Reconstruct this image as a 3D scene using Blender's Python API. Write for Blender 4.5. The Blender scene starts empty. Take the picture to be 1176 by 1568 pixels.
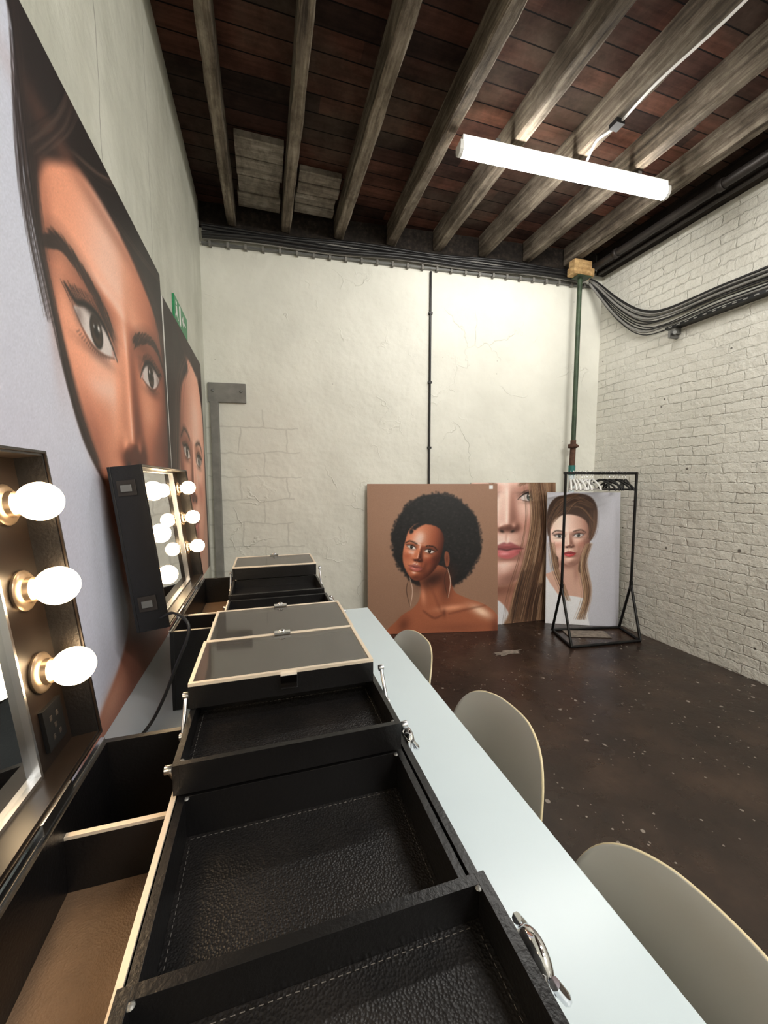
import bpy, math, random
import numpy as np
from mathutils import Vector, Matrix
random.seed(7); np.random.seed(7)
scene = bpy.context.scene

# ------------------------------------------------------------------ colour
def lin(c):
    return tuple(((x/255)/12.92 if x/255 <= .04045 else (((x/255)+.055)/1.055)**2.4) for x in c)
def lin4(c): return lin(c)+(1.0,)

# ------------------------------------------------------------------ materials
class NT:
    def __init__(s, name):
        s.m = bpy.data.materials.new(name); s.m.use_nodes = True
        s.t = s.m.node_tree; s.n = s.t.nodes; s.l = s.t.links
        s.b = s.n['Principled BSDF']; s.out = s.n['Material Output']
        s.tc = s.n.new('ShaderNodeTexCoord')
    def new(s, typ, **kw):
        nd = s.n.new(typ)
        for k, v in kw.items():
            if k in nd.bl_rna.properties: setattr(nd, k, v)
            else: nd.inputs[k.replace('_', ' ')].default_value = v
        return nd
    def link(s, a, b): s.l.new(a, b)
    def mapping(s, scale=(1, 1, 1)):
        mp = s.n.new('ShaderNodeMapping'); mp.inputs['Scale'].default_value = scale
        s.link(s.tc.outputs['Object'], mp.inputs['Vector']); return mp.outputs['Vector']
    def noise(s, vec, scale, detail=4, rough=.55):
        nd = s.n.new('ShaderNodeTexNoise'); nd.inputs['Scale'].default_value = scale
        nd.inputs['Detail'].default_value = detail; nd.inputs['Roughness'].default_value = rough
        s.link(vec, nd.inputs['Vector']); return nd.outputs['Fac']
    def ramp(s, fac, stops):
        r = s.n.new('ShaderNodeValToRGB'); el = r.color_ramp.elements
        el[0].position, el[0].color = stops[0][0], stops[0][1]
        el[1].position, el[1].color = stops[-1][0], stops[-1][1]
        for p, c in stops[1:-1]:
            e = el.new(p); e.color = c
        s.link(fac, r.inputs['Fac']); return r.outputs['Color']
    def mix(s, fac, a, b, mode='MIX'):
        m = s.n.new('ShaderNodeMix'); m.data_type = 'RGBA'; m.blend_type = mode
        if isinstance(fac, (int, float)): m.inputs[0].default_value = fac
        else: s.link(fac, m.inputs[0])
        for i, v in ((6, a), (7, b)):
            if isinstance(v, tuple): m.inputs[i].default_value = v
            else: s.link(v, m.inputs[i])
        return m.outputs[2]
    def math(s, op, a, b=None, c=None):
        m = s.n.new('ShaderNodeMath'); m.operation = op
        for i, v in enumerate((a, b, c)):
            if v is None: continue
            if isinstance(v, (int, float)): m.inputs[i].default_value = v
            else: s.link(v, m.inputs[i])
        return m.outputs[0]
    def bump(s, h, strength, dist=.01, prev=None):
        b = s.n.new('ShaderNodeBump'); b.inputs['Strength'].default_value = strength
        b.inputs['Distance'].default_value = dist
        s.link(h, b.inputs['Height'])
        if prev is not None: s.link(prev, b.inputs['Normal'])
        return b.outputs['Normal']
    def setb(s, col=None, rough=None, metal=None, normal=None, spec=None):
        for k, v in (('Base Color', col), ('Roughness', rough), ('Metallic', metal), ('Normal', normal), ('Specular IOR Level', spec)):
            if v is None: continue
            if isinstance(v, (int, float, tuple)): s.b.inputs[k].default_value = v
            else: s.link(v, s.b.inputs[k])
        return s.m

def simple(name, col, rough=.5, metal=0, var=.12, vscale=8, bscale=0, bstr=.1, spec=None):
    t = NT(name); v = t.mapping()
    c = lin4(col); d = tuple(x*(1-var) for x in c[:3])+(1,)
    e = tuple(min(1, x*(1+var)) for x in c[:3])+(1,)
    col_ = t.ramp(t.noise(v, vscale), [(.3, d), (.7, e)])
    nrm = t.bump(t.noise(v, bscale, 3), bstr, .002) if bscale else None
    return t.setb(col_, rough, metal, nrm, spec)

def emis(name, col, strength):
    t = NT(name)
    t.b.inputs['Base Color'].default_value = lin4(col)
    t.b.inputs['Emission Color'].default_value = lin4(col)
    t.b.inputs['Emission Strength'].default_value = strength
    return t.m

def m_plaster():
    t = NT('painted_plaster_back'); v = t.mapping()
    col = t.ramp(t.noise(v, 1.3, 5), [(.3, lin4((208, 207, 197))), (.7, lin4((226, 225, 215)))])
    big = t.noise(v, 3.0, 3); fine = t.noise(v, 20, 5, .65)
    dn = t.n.new('ShaderNodeTexNoise'); dn.inputs['Scale'].default_value = 3; dn.inputs['Detail'].default_value = 4
    t.link(v, dn.inputs['Vector'])
    va = t.n.new('ShaderNodeVectorMath'); va.operation = 'MULTIPLY_ADD'
    t.link(dn.outputs['Color'], va.inputs[0]); va.inputs[1].default_value = (.75, .75, .45); t.link(v, va.inputs[2])
    vo = t.new('ShaderNodeTexVoronoi', feature='DISTANCE_TO_EDGE'); vo.inputs['Scale'].default_value = 1.9
    t.link(va.outputs[0], vo.inputs['Vector'])
    ridge = t.ramp(vo.outputs['Distance'], [(0, (1, 1, 1, 1)), (.02, (0, 0, 0, 1))])
    crack = t.math('MULTIPLY', ridge, t.ramp(t.noise(v, 1.9, 2), [(.53, (0, 0, 0, 1)), (.64, (1, 1, 1, 1))]))
    sp = t.n.new('ShaderNodeSeparateXYZ'); t.link(t.tc.outputs['Object'], sp.inputs[0])
    cb = t.n.new('ShaderNodeCombineXYZ'); wob = t.math('MULTIPLY', t.math('SUBTRACT', t.noise(v, 5, 3), .5), .09)
    t.link(t.math('ADD', sp.outputs['X'], wob), cb.inputs[0]); t.link(t.math('ADD', sp.outputs['Z'], wob), cb.inputs[1])
    br = t.n.new('ShaderNodeTexBrick'); br.inputs['Scale'].default_value = 1; br.inputs['Brick Width'].default_value = .42
    br.inputs['Row Height'].default_value = .22; br.inputs['Mortar Size'].default_value = .010; br.inputs['Mortar Smooth'].default_value = .7
    t.link(cb.outputs[0], br.inputs['Vector'])
    mask = t.math('MULTIPLY', t.math('LESS_THAN', sp.outputs['X'], t.math('ADD', .1, t.math('MULTIPLY', t.noise(v, 2.5, 2), .5))), t.math('LESS_THAN', sp.outputs['Z'], 2.15))
    blk = t.math('MULTIPLY', br.outputs['Fac'], mask)
    nz = t.bump(big, .5, .06); nz = t.bump(fine, .32, .012, nz); nz = t.bump(crack, .5, .012, nz); nz = t.bump(blk, -.9, .018, nz)
    vp = t.new('ShaderNodeTexVoronoi'); vp.inputs['Scale'].default_value = 5.0; t.link(v, vp.inputs['Vector'])
    pit = t.math('LESS_THAN', vp.outputs['Distance'], .035)
    nz = t.bump(pit, -.5, .01, nz)
    col = t.mix(t.math('MULTIPLY', pit, .4), col, lin4((120, 115, 105)))
    col = t.mix(t.math('MULTIPLY', blk, .3), col, lin4((150, 147, 138)))
    return t.setb(col, .58, 0, nz)

def m_leftwall():
    t = NT('painted_concrete_left'); v = t.mapping()
    col = t.ramp(t.noise(v, 2.0, 6, .6), [(.3, lin4((182, 183, 171))), (.7, lin4((212, 212, 201)))])
    st = t.noise(t.mapping((1, 3.5, .5)), 1.5, 5)
    col = t.mix(.35, col, t.ramp(st, [(.35, (.7, .7, .66, 1)), (.6, (1, 1, 1, 1))]), 'MULTIPLY')
    sp = t.n.new('ShaderNodeSeparateXYZ'); t.link(t.tc.outputs['Object'], sp.inputs[0])
    yy = t.math('ADD', sp.outputs['Y'], t.math('MULTIPLY', t.math('SUBTRACT', t.noise(v, 6, 4), .5), .035))
    l1 = t.math('LESS_THAN', t.math('ABSOLUTE', t.math('SUBTRACT', yy, 1.60)), .0035)
    l2 = t.math('LESS_THAN', t.math('ABSOLUTE', t.math('SUBTRACT', yy, 2.22)), .0025)
    ln = t.math('MAXIMUM', l1, l2)
    col = t.mix(t.math('MULTIPLY', ln, .55), col, lin4((96, 94, 84)))
    nz = t.bump(t.noise(v, 5, 5), .5, .03); nz = t.bump(t.noise(v, 60, 3), .2, .004, nz); nz = t.bump(ln, -.6, .008, nz)
    return t.setb(col, .55, 0, nz)

def m_brick():
    t = NT('white_painted_brick')
    sp = t.n.new('ShaderNodeSeparateXYZ'); t.link(t.tc.outputs['Object'], sp.inputs[0])
    cb = t.n.new('ShaderNodeCombineXYZ')
    v = t.mapping()
    wob = t.math('ADD', t.math('MULTIPLY', t.math('SUBTRACT', t.noise(v, 5, 3), .5), .04), t.math('MULTIPLY', t.math('SUBTRACT', t.noise(v, 30, 3), .5), .028))
    wob2 = t.math('MULTIPLY', t.math('SUBTRACT', t.noise(v, 11, 3), .5), .06)
    t.link(t.math('ADD', sp.outputs['Y'], wob2), cb.inputs[0]); t.link(t.math('ADD', sp.outputs['Z'], wob), cb.inputs[1])
    br = t.n.new('ShaderNodeTexBrick')
    br.inputs['Scale'].default_value = 1; br.inputs['Brick Width'].default_value = .235
    br.inputs['Row Height'].default_value = .078; br.inputs['Mortar Size'].default_value = .007
    br.inputs['Mortar Smooth'].default_value = 1.0
    t.link(cb.outputs[0], br.inputs['Vector'])
    br.inputs['Color1'].default_value = lin4((222, 220, 211)); br.inputs['Color2'].default_value = lin4((216, 214, 205))
    br.inputs['Mortar'].default_value = lin4((208, 206, 197))
    wear = t.ramp(t.noise(v, 3, 4), [(.38, (.1, .1, .1, 1)), (.62, (1, 1, 1, 1))])
    inv = t.math('SUBTRACT', 1.0, t.math('MULTIPLY', br.outputs['Fac'], wear))
    n = t.bump(inv, .6, .014); n = t.bump(t.noise(v, 12, 5, .6), .75, .024, n); n = t.bump(t.noise(v, 50, 5, .65), .45, .006, n)
    vp = t.new('ShaderNodeTexVoronoi'); vp.inputs['Scale'].default_value = 5.0; t.link(v, vp.inputs['Vector'])
    pit = t.math('LESS_THAN', vp.outputs['Distance'], t.math('MULTIPLY', t.noise(v, 3, 2), .10))
    col = t.mix(t.math('MULTIPLY', pit, .85), br.outputs['Color'], lin4((64, 56, 50)))
    grime = t.noise(v, 1.4, 5)
    col = t.mix(.3, col, t.ramp(grime, [(.35, (.74, .73, .69, 1)), (.6, (1, 1, 1, 1))]), 'MULTIPLY')
    return t.setb(col, .5, 0, n)

def m_planks():
    t = NT('ceiling_boards')
    sp = t.n.new('ShaderNodeSeparateXYZ'); t.link(t.tc.outputs['Object'], sp.inputs[0])
    yy = t.math('DIVIDE', sp.outputs['Y'], .125)
    idx = t.math('FLOOR', yy); fr = t.math('FRACT', yy)
    bx = t.math('FLOOR', t.math('ADD', t.math('DIVIDE', sp.outputs['X'], 1.7), t.math('MULTIPLY', idx, .37)))
    cb = t.n.new('ShaderNodeCombineXYZ'); t.link(idx, cb.inputs[0]); t.link(bx, cb.inputs[1])
    wn = t.n.new('ShaderNodeTexWhiteNoise'); t.link(cb.outputs[0], wn.inputs['Vector'])
    col = t.ramp(wn.outputs['Value'], [(0, lin4((50, 37, 33))), (.5, lin4((82, 54, 45))), (1, lin4((106, 70, 56)))])
    g = t.noise(t.mapping((2, 40, 2)), 1.0, 6, .6)
    col = t.mix(.6, col, t.ramp(g, [(.3, (.12, .1, .09, 1)), (.75, (1, 1, 1, 1))]), 'MULTIPLY')
    stain = t.noise(t.mapping(), 1.3, 5)
    col = t.mix(t.ramp(stain, [(.46, (0, 0, 0, 1)), (.62, (.65, .65, .65, 1))]), col, lin4((78, 68, 59)))
    st2 = t.noise(t.mapping(), 5, 5, .7)
    col = t.mix(.7, col, t.ramp(st2, [(.35, (.25, .24, .23, 1)), (.6, (1, 1, 1, 1))]), 'MULTIPLY')
    gap = t.math('LESS_THAN', fr, .06)
    col = t.mix(gap, col, (.004, .003, .003, 1))
    n = t.bump(t.math('SUBTRACT', 1.0, gap), .8, .01); n = t.bump(g, .3, .004, n)
    return t.setb(col, .85, 0, n, .12)

def m_wood(name, c0, c1, c2, sc=(28, 1.6, 28), rough=.85, low=.35):
    t = NT(name); v = t.mapping(sc)
    g = t.noise(v, 1.0, 7, .65)
    col = t.ramp(g, [(.3, lin4(c0)), (.52, lin4(c1)), (.72, lin4(c2))])
    lw = t.noise(t.mapping(), 2.5, 5, .6)
    col = t.mix(.75, col, t.ramp(lw, [(.38, (low, low*.92, low*.85, 1)), (.62, (1, 1, 1, 1))]), 'MULTIPLY')
    fl = t.noise(t.mapping((1, .5, 1)), 22, 4, .7)
    col = t.mix(.5, col, t.ramp(fl, [(.4, (.4, .38, .36, 1)), (.55, (1, 1, 1, 1))]), 'MULTIPLY')
    n = t.bump(g, .6, .006); n = t.bump(fl, .4, .006, n)
    return t.setb(col, rough, 0, n, .2)

def m_floor():
    t = NT('painted_concrete_floor'); v = t.mapping()
    a = t.noise(v, 2.2, 7, .65)
    col = t.ramp(a, [(.3, lin4((31, 22, 18))), (.52, lin4((48, 35, 28))), (.72, lin4((70, 53, 42)))])
    def specks(sc, r, th):
        vo = t.new('ShaderNodeTexVoronoi'); vo.inputs['Scale'].default_value = sc; t.link(v, vo.inputs['Vector'])
        return t.math('MULTIPLY', t.math('LESS_THAN', vo.outputs['Distance'], t.math('MULTIPLY', t.noise(v, sc*3, 2), r)), t.math('GREATER_THAN', t.noise(v, 4, 2), th))
    m = t.math('MAXIMUM', specks(9, .19, .48), specks(24, .24, .5))
    col = t.mix(t.math('MULTIPLY', m, .8), col, lin4((150, 140, 130)))
    rg = t.math('MULTIPLY_ADD', t.noise(v, 6, 5), .4, .10)
    n = t.bump(t.noise(v, 14, 5), .25, .012)
    return t.setb(col, rg, 0, n, .5)

def m_leather(name, c0, c1, rough=.38, scale=210, bs=.5):
    t = NT(name); v = t.mapping()
    vo = t.new('ShaderNodeTexVoronoi', feature='F1'); vo.inputs['Scale'].default_value = scale; t.link(v, vo.inputs['Vector'])
    n = t.bump(vo.outputs['Distance'], bs, .0012)
    n = t.bump(t.noise(v, 6, 1), .06, .006, n)
    col = t.ramp(t.noise(v, 9, 3), [(.35, lin4(c0)), (.7, lin4(c1))])
    return t.setb(col, rough, 0, n, .5)

def m_print():
    t = NT('poster_print'); at = t.n.new('ShaderNodeAttribute'); at.attribute_name = 'Col'
    fine = t.noise(t.mapping(), 4, 2)
    return t.setb(at.outputs['Color'], t.math('MULTIPLY_ADD', fine, .1, .42), 0, None, .3)

def m_acrylic():
    t = NT('clear_acrylic')
    tr = t.n.new('ShaderNodeBsdfTransparent'); tr.inputs[0].default_value = (.8, .78, .76, 1)
    gl = t.n.new('ShaderNodeBsdfGlossy'); gl.inputs['Roughness'].default_value = .05
    fr = t.n.new('ShaderNodeFresnel'); fr.inputs[0].default_value = 2.1
    df = t.n.new('ShaderNodeBsdfDiffuse'); df.inputs[0].default_value = lin4((170, 162, 154))
    mx0 = t.n.new('ShaderNodeMixShader'); mx0.inputs[0].default_value = .14
    t.link(tr.outputs[0], mx0.inputs[1]); t.link(df.outputs[0], mx0.inputs[2])
    mx = t.n.new('ShaderNodeMixShader'); t.link(fr.outputs[0], mx.inputs[0])
    t.link(mx0.outputs[0], mx.inputs[1]); t.link(gl.outputs[0], mx.inputs[2]); t.link(mx.outputs[0], t.out.inputs[0])
    return t.m

M = dict(
    plaster=m_plaster(), left=m_leftwall(), brick=m_brick(), planks=m_planks(), floor=m_floor(),
    joist=m_wood('weathered_joist_timber', (62, 54, 47), (120, 110, 97), (164, 155, 140)),
    plate=m_wood('dark_wall_plate_timber', (24, 20, 18), (42, 36, 31), (64, 55, 48)),
    grayboard=m_wood('pale_patch_board', (110, 104, 96), (152, 146, 136), (184, 178, 168), (3, 30, 3), .85, .55),
    pine=m_wood('fresh_pine', (170, 135, 92), (205, 172, 122), (225, 195, 150), (4, 30, 30), .8, .8),
    black=simple('black_vinyl', (15, 14, 15), .33, 0, .2, 12, 180, .25),
    blackrub=simple('black_cable_rubber', (24, 23, 24), .42, 0, .2),
    greyrub=simple('grey_cable_sheath', (128, 126, 122), .5, 0, .1),
    blackmetal=simple('black_powder_coat', (20, 20, 21), .4, .3, .15),
    leather=m_leather('black_pebbled_leather', (17, 16, 17), (31, 28, 27), .38, 330, .65),
    brownlin=m_leather('brown_case_lining', (104, 82, 62), (136, 108, 84), .55, 420, .5),
    greylin=m_leather('dark_tray_lining', (62, 55, 49), (84, 75, 66), .5, 420, .3),
    cream=simple('champagne_edge_trim', (222, 208, 190), .38, .35, .06),
    silver=simple('aluminium_edge', (200, 200, 202), .28, 1, .05),
    chrome=simple('chrome', (225, 225, 228), .08, 1, .02),
    mirror=simple('mirror_glass', (238, 240, 240), .015, 1, .005),
    strip=simple('bulb_strip_bronze', (30, 23, 19), .32, .2, .2, 20),
    porcelain=simple('lamp_holder_metal', (150, 132, 112), .3, .8, .1),
    white=simple('white_laminate', (210, 223, 229), .25, 0, .03, 2),
    whitepl=simple('white_plastic', (232, 232, 230), .35, 0, .04),
    shell=simple('grey_white_shell_plastic', (226, 221, 212), .36, 0, .03, 3),
    shellrim=simple('cream_shell_rim', (218, 203, 166), .4, 0, .05),
    beech=m_wood('beech_leg', (150, 112, 72), (186, 148, 104), (205, 170, 126), (30, 30, 3), .5, .8),
    steel=simple('grey_steel', (120, 120, 118), .45, .6, .12),
    greypaint=simple('weathered_grey_steel_plate', (122, 120, 115), .6, .1, .2, 10, 40, .2),
    green=simple('olive_green_prop_paint', (52, 68, 48), .55, .1, .45, 14),
    teal=simple('teal_prop_collar', (32, 104, 98), .5, .1, .2, 14),
    rust=simple('rusty_steel', (88, 60, 46), .8, .2, .4, 30, 60, .3),
    signgreen=simple('exit_sign_green', (30, 130, 80), .4, 0, .04),
    board=simple('foam_board_edge', (214, 212, 208), .6, 0, .04),
    thread=simple('grey_thread', (96, 92, 88), .8, 0, .05),
    led=emis('led_diffuser', (255, 252, 246), 44),
    led2=emis('led_diffuser_bright', (255, 252, 246), 112),
    bulb=emis('warm_bulb_glass', (255, 220, 172), 22),
    printm=m_print(), acrylic=m_acrylic(),
    patch=simple('bare_screed_patch', (128, 118, 108), .8, 0, .35, 30, 60, .3),
    pipe=simple('dark_iron_pipe', (50, 45, 42), .5, .4, .3, 10),
)

# ------------------------------------------------------------------ mesh builder
class MB:
    def __init__(s): s.v = []; s.f = []; s.mi = []; s.sm = []; s.mats = []
    def idx(s, mat):
        if mat not in s.mats: s.mats.append(mat)
        return s.mats.index(mat)
    def add(s, vs, fs, mat, smooth=False, T=None):
        o = len(s.v); k = s.idx(mat)
        for p in vs:
            p = Vector(p); s.v.append(tuple(T @ p) if T is not None else tuple(p))
        for f in fs: s.f.append([i+o for i in f]); s.mi.append(k); s.sm.append(smooth)
    def box(s, x0, x1, y0, y1, z0, z1, mat, T=None):
        vs = [(x, y, z) for z in (z0, z1) for y in (y0, y1) for x in (x0, x1)]
        s.add(vs, [(0, 2, 3, 1), (4, 5, 7, 6), (0, 1, 5, 4), (2, 6, 7, 3), (0, 4, 6, 2), (1, 3, 7, 5)], mat, False, T)
    def tube(s, pts, r, mat, seg=10, closed=False, T=None):
        pts = [Vector(p) for p in pts]; n = len(pts)
        rs = r if isinstance(r, (list, tuple)) else [r]*n
        vs = []; fs = []; prev = None
        for i, p in enumerate(pts):
            if closed: d = pts[(i+1) % n]-pts[i-1]
            else: d = pts[min(i+1, n-1)]-pts[max(i-1, 0)]
            d.normalize()
            if prev is None:
                a = Vector((0, 0, 1)) if abs(d.z) < .9 else Vector((1, 0, 0))
                prev = (a-d*a.dot(d)).normalized()
            else: prev = (prev-d*prev.dot(d)).normalized()
            b = d.cross(prev)
            for j in range(seg):
                t = 2*math.pi*j/seg
                vs.append(p+(prev*math.cos(t)+b*math.sin(t))*rs[i])
        m = n if closed else n-1
        for i in range(m):
            for j in range(seg):
                a = i*seg+j; b_ = i*seg+(j+1) % seg; c = ((i+1) % n)*seg+(j+1) % seg; d_ = ((i+1) % n)*seg+j
                fs.append((a, b_, c, d_))
        s.add(vs, fs, mat, True, T)
        if not closed:
            s.add(vs[:seg], [tuple(range(seg))[::-1]], mat, False, T)
            s.add(vs[-seg:], [tuple(range(seg))], mat, False, T)
    def lathe(s, prof, T, mat, seg=24):
        vs = []; fs = []
        for r, h in prof:
            for j in range(seg):
                t = 2*math.pi*j/seg; vs.append((r*math.cos(t), r*math.sin(t), h))
        for i in range(len(prof)-1):
            for j in range(seg):
                fs.append((i*seg+j, i*seg+(j+1) % seg, (i+1)*seg+(j+1) % seg, (i+1)*seg+j))
        s.add(vs, fs, mat, True, T)
    def obj(s, name, bevel=0, loc=None):
        me = bpy.data.meshes.new(name)
        me.from_pydata([tuple(v) for v in s.v], [], s.f)
        for m in s.mats: me.materials.append(m)
        me.polygons.foreach_set('material_index', s.mi)
        me.polygons.foreach_set('use_smooth', s.sm)
        me.update()
        o = bpy.data.objects.new(name, me); scene.collection.objects.link(o)
        if bevel:
            b = o.modifiers.new('bevel', 'BEVEL'); b.width = bevel; b.segments = 2
            b.limit_method = 'ANGLE'; b.angle_limit = math.radians(50)
        return o

def smooth_path(pts, n=8):
    pts = [Vector(p) for p in pts]; out = []
    for i in range(len(pts)-1):
        p0 = pts[max(i-1, 0)]; p1 = pts[i]; p2 = pts[i+1]; p3 = pts[min(i+2, len(pts)-1)]
        for k in range(n):
            t = k/n
            out.append(.5*((2*p1)+(p2-p0)*t+(2*p0-5*p1+4*p2-p3)*t*t+(3*p1-p0-3*p2+p3)*t**3))
    out.append(pts[-1]); return out

# ------------------------------------------------------------------ room shell
XL, XR, YF, ZC, ZJ = -.49, 3.5, -2.6, 3.88, 3.70
def yback(x): return 3.88-.095*(x-XL)
b = MB(); b.box(XL-.1, XR+.1, YF-.1, 4.1, -.1, 0, M['floor']); b.obj('floor')
b = MB(); b.box(XL-.1, XR+.1, YF-.1, 4.1, ZC, ZC+.08, M['planks']); b.obj('ceiling')
b = MB(); b.box(XL-.1, XL, YF-.1, 4.0, 0, ZC, M['left']); b.obj('wall_left')
b = MB(); b.box(XR, XR+.1, YF-.1, 4.0, 0, ZC, M['brick']); b.obj('wall_right')
b = MB(); b.box(XL-.1, XR+.1, YF-.1, YF, 0, ZC, M['plaster']); b.obj('wall_front')
b = MB()
b.add([(XL, yback(XL), 0), (XR, yback(XR), 0), (XR, yback(XR)+.1, 0), (XL, yback(XL)+.1, 0),
       (XL, yback(XL), ZC), (XR, yback(XR), ZC), (XR, yback(XR)+.1, ZC), (XL, yback(XL)+.1, ZC)],
      [(0, 1, 5, 4), (1, 2, 6, 5), (2, 3, 7, 6), (3, 0, 4, 7), (0, 3, 2, 1), (4, 5, 6, 7)], M['plaster'])
b.obj('wall_back')

def joist(x, w=.075, y0=YF, name='ceiling_joist'):
    y1 = yback(x)-.04
    n = 60; vs = []; fs = []
    prof = [(-.5, 0), (-.5, .5), (-.5, 1), (.5, 1), (.5, .5), (.5, 0), (.40, -.03), (-.40, -.03)]
    k = len(prof); ph = random.random()*6
    for i in range(n+1):
        y = y0+(y1-y0)*i/n
        wob = .008*math.sin(y*1.1+ph)
        for a, c in prof:
            j = .0 if c == 1 else .004
            vs.append((x+a*w+wob+random.uniform(-j, j), y, ZJ+.006+c*(ZC-ZJ-.006)+(random.uniform(-.003, .004) if c < 1 else 0)))
    for i in range(n):
        for j in range(k):
            fs.append((i*k+j, i*k+(j+1) % k, (i+1)*k+(j+1) % k, (i+1)*k+j))
    fs.append(tuple(range(k))[::-1]); fs.append(tuple(n*k+j for j in range(k)))
    m = MB(); m.add(vs, fs, M['joist']); return m.obj(name)
for i, x in enumerate([-.22, .235, .70, 1.18, 1.64, 2.11, 2.58, 3.04]):
    joist(x, .075 if i < 2 else .085)
b = MB(); b.box(XR-.09, XR, YF, yback(XR)-.01, 3.66, ZC, M['plate']); b.obj('trim_1')
b = MB()
T = Matrix.Translation((XL, yback(XL), 0)) @ Matrix.Rotation(math.atan2(-.095, 1), 4, 'Z')
b.box(.0, 3.9, -.03, -.002, 3.68, ZC, M['plate'], T)
b.box(.02, 3.9, -.035, -.002, 3.535, 3.552, M['steel'], T)
for i in range(26):
    b.box(.08+i*.147, .10+i*.147, -.045, -.002, 3.52, 3.56, M['greypaint'], T)
b.obj('trim_2')
for (x0, x1, y0, y1) in ((-.17, .19, 3.02, 3.74), (.285, .65, 3.2, 3.68)):
    b = MB(); n = 4
    for i in range(n):
        a = y0+(y1-y0)*i/n; c = y0+(y1-y0)*(i+1)/n-.008
        b.box(x0+random.uniform(0, .03), x1-random.uniform(0, .03), a, c, ZC-.04-random.uniform(0, .012), ZC-.001, M['grayboard'])
    b.obj('ceiling_patch_board', .002)

# ------------------------------------------------------------------ lamps
def led(y0, y1, x0, x1, mat):
    b = MB()
    T = Matrix.Translation((x0, y0, 3.575)) @ Matrix.Rotation(math.atan2(y1-y0, x1-x0), 4, 'Z')
    L = math.hypot(x1-x0, y1-y0)
    b.box(.02, L-.02, -.03, .03, .04, .085, M['whitepl'], T)
    pr = [(-.038, .045), (-.04, .02), (-.034, -.005), (-.018, -.022), (0, -.027), (.018, -.022), (.034, -.005), (.04, .02), (.038, .045)]
    vs = [(x, y, z) for x in (.025, L-.025) for y, z in pr]; k = len(pr)
    b.add(vs, [(j, j+1, k+j+1, k+j) for j in range(k-1)], mat, True, T)
    for xx in (0, L-.027):
        b.add([(xx+d, y, z) for d in (0, .027) for y, z in pr],
              [(j, j+1, k+j+1, k+j) for j in range(k-1)]+[tuple(range(k))[::-1], tuple(range(k, 2*k)), (0, k, 2*k-1, k-1)], M['whitepl'], False, T)
    for xx in (.25, L-.28): b.box(xx, xx+.03, -.025, .025, .085, .108, M['steel'], T)
    b.obj('led_batten_light')
led(2.40, 2.31, 1.22, 2.86, M['led'])
led(-.6, -.6, 1.2, 2.84, M['led2'])
led(-1.9, -1.9, 1.0, 2.64, M['led2'])  # unseen third batten, added to brighten the walls
b = MB()
b.tube(smooth_path([(2.12, 2.29, 3.64), (2.11, 2.24, 3.67), (2.10, 2.18, 3.683), (2.13, 2.06, 3.683), (2.12, 1.8, 3.685), (2.15, 1.42, 3.683), (2.13, .8, 3.685), (2.1, .1, 3.685), (2.1, -.5, 3.685)]), .0075, M['whitepl'])
b.box(2.09, 2.15, 2.03, 2.09, 3.665, 3.693, M['blackmetal'])
b.obj('lamp_flex_cable')

# ------------------------------------------------------------------ cables and pipes
random.seed(3)
b = MB()
for i in range(10):
    oz = -.05+.105*((i*7) % 10)/10; oy = random.uniform(.02, .06); r = random.choice([.009, .011, .014, .017])
    pts = []
    for k in range(14):
        x = XL+.03+k*.2825
        pts.append((x, yback(x)-oy-.022, 3.62+oz+.010*math.sin(k*1.3+i*2)))
    b.tube(smooth_path(pts, 5), r, M['blackrub'] if i % 5 else M['greyrub'], 8)
b.obj('cable_bundle')
b = MB()
for i in range(10):
    f = ((i*3) % 10)/9-.5; r = random.choice([.005, .006, .008, .011]); x = 3.476-random.uniform(0, .03)
    mat = M['greyrub'] if i in (2, 6, 7) else M['blackrub']
    pts = [(3.27, 3.44, 3.56+f*.05), (3.33, 3.38, 3.46+f*.12), (3.41, 3.20, 3.20+f*.20), (x-.01, 2.98, 3.0+f*.22), (x, 2.74, 2.935+f*.17+random.uniform(-.01, .01)),
           (x, 2.3, 2.945+f*.16+random.uniform(-.012, .012)), (x, 1.8, 2.93+f*.16), (x, 1.2, 2.92+f*.16), (x, .2, 2.91+f*.15), (x, -2.5, 2.91+f*.15)]
    b.tube(smooth_path(pts, 6), r, mat, 8)
b.box(3.42, 3.495, -2.5, 2.70, 2.822, 2.828, M['blackmetal']); b.box(3.415, 3.42, -2.5, 2.70, 2.822, 2.845, M['blackmetal'])
for i in range(60): b.box(3.4135, 3.4148, 2.64-i*.07, 2.67-i*.07, 2.829, 2.838, M['greyrub'])
for y in (2.62, 1.7, .8): b.box(3.43, 3.498, y, y+.04, 2.77, 2.822, M['steel'])
b.box(3.40, 3.498, 2.64, 2.66, 2.74, 2.80, M['steel']); b.tube([(3.47, 2.66, 2.77), (3.40, 2.60, 2.77)], .014, M['steel'], 12)
b.obj('cable_tray')
b = MB(); b.tube([(3.25, 3.43, 3.655), (3.25, 2.0, 3.655), (3.25, -2.5, 3.655)], .034, M['pipe'], 16)
for y in (3.1, 2.2, 1.2): b.lathe([(.035, -.02), (.042, -.02), (.042, .02), (.035, .02)], Matrix.Translation((3.25, y, 3.655)) @ Matrix.Rotation(math.pi/2, 4, 'X'), M['pipe'])
b.tube([(3.36, 3.40, 3.635), (3.36, -2.5, 3.635)], .018, M['pipe'], 12)
b.obj('iron_pipe')
b = MB(); xc = 1.59; yc = yback(xc)-.014
b.tube([(xc, yc, 0.02), (xc, yc, 3.52)], .011, M['blackrub'], 10)
for z in (.5, 1.15, 1.82, 2.46, 3.12): b.box(xc-.018, xc+.018, yc-.014, yc+.014, z, z+.02, M['blackmetal'])
b.obj('electrical_conduit')
b = MB()
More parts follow.
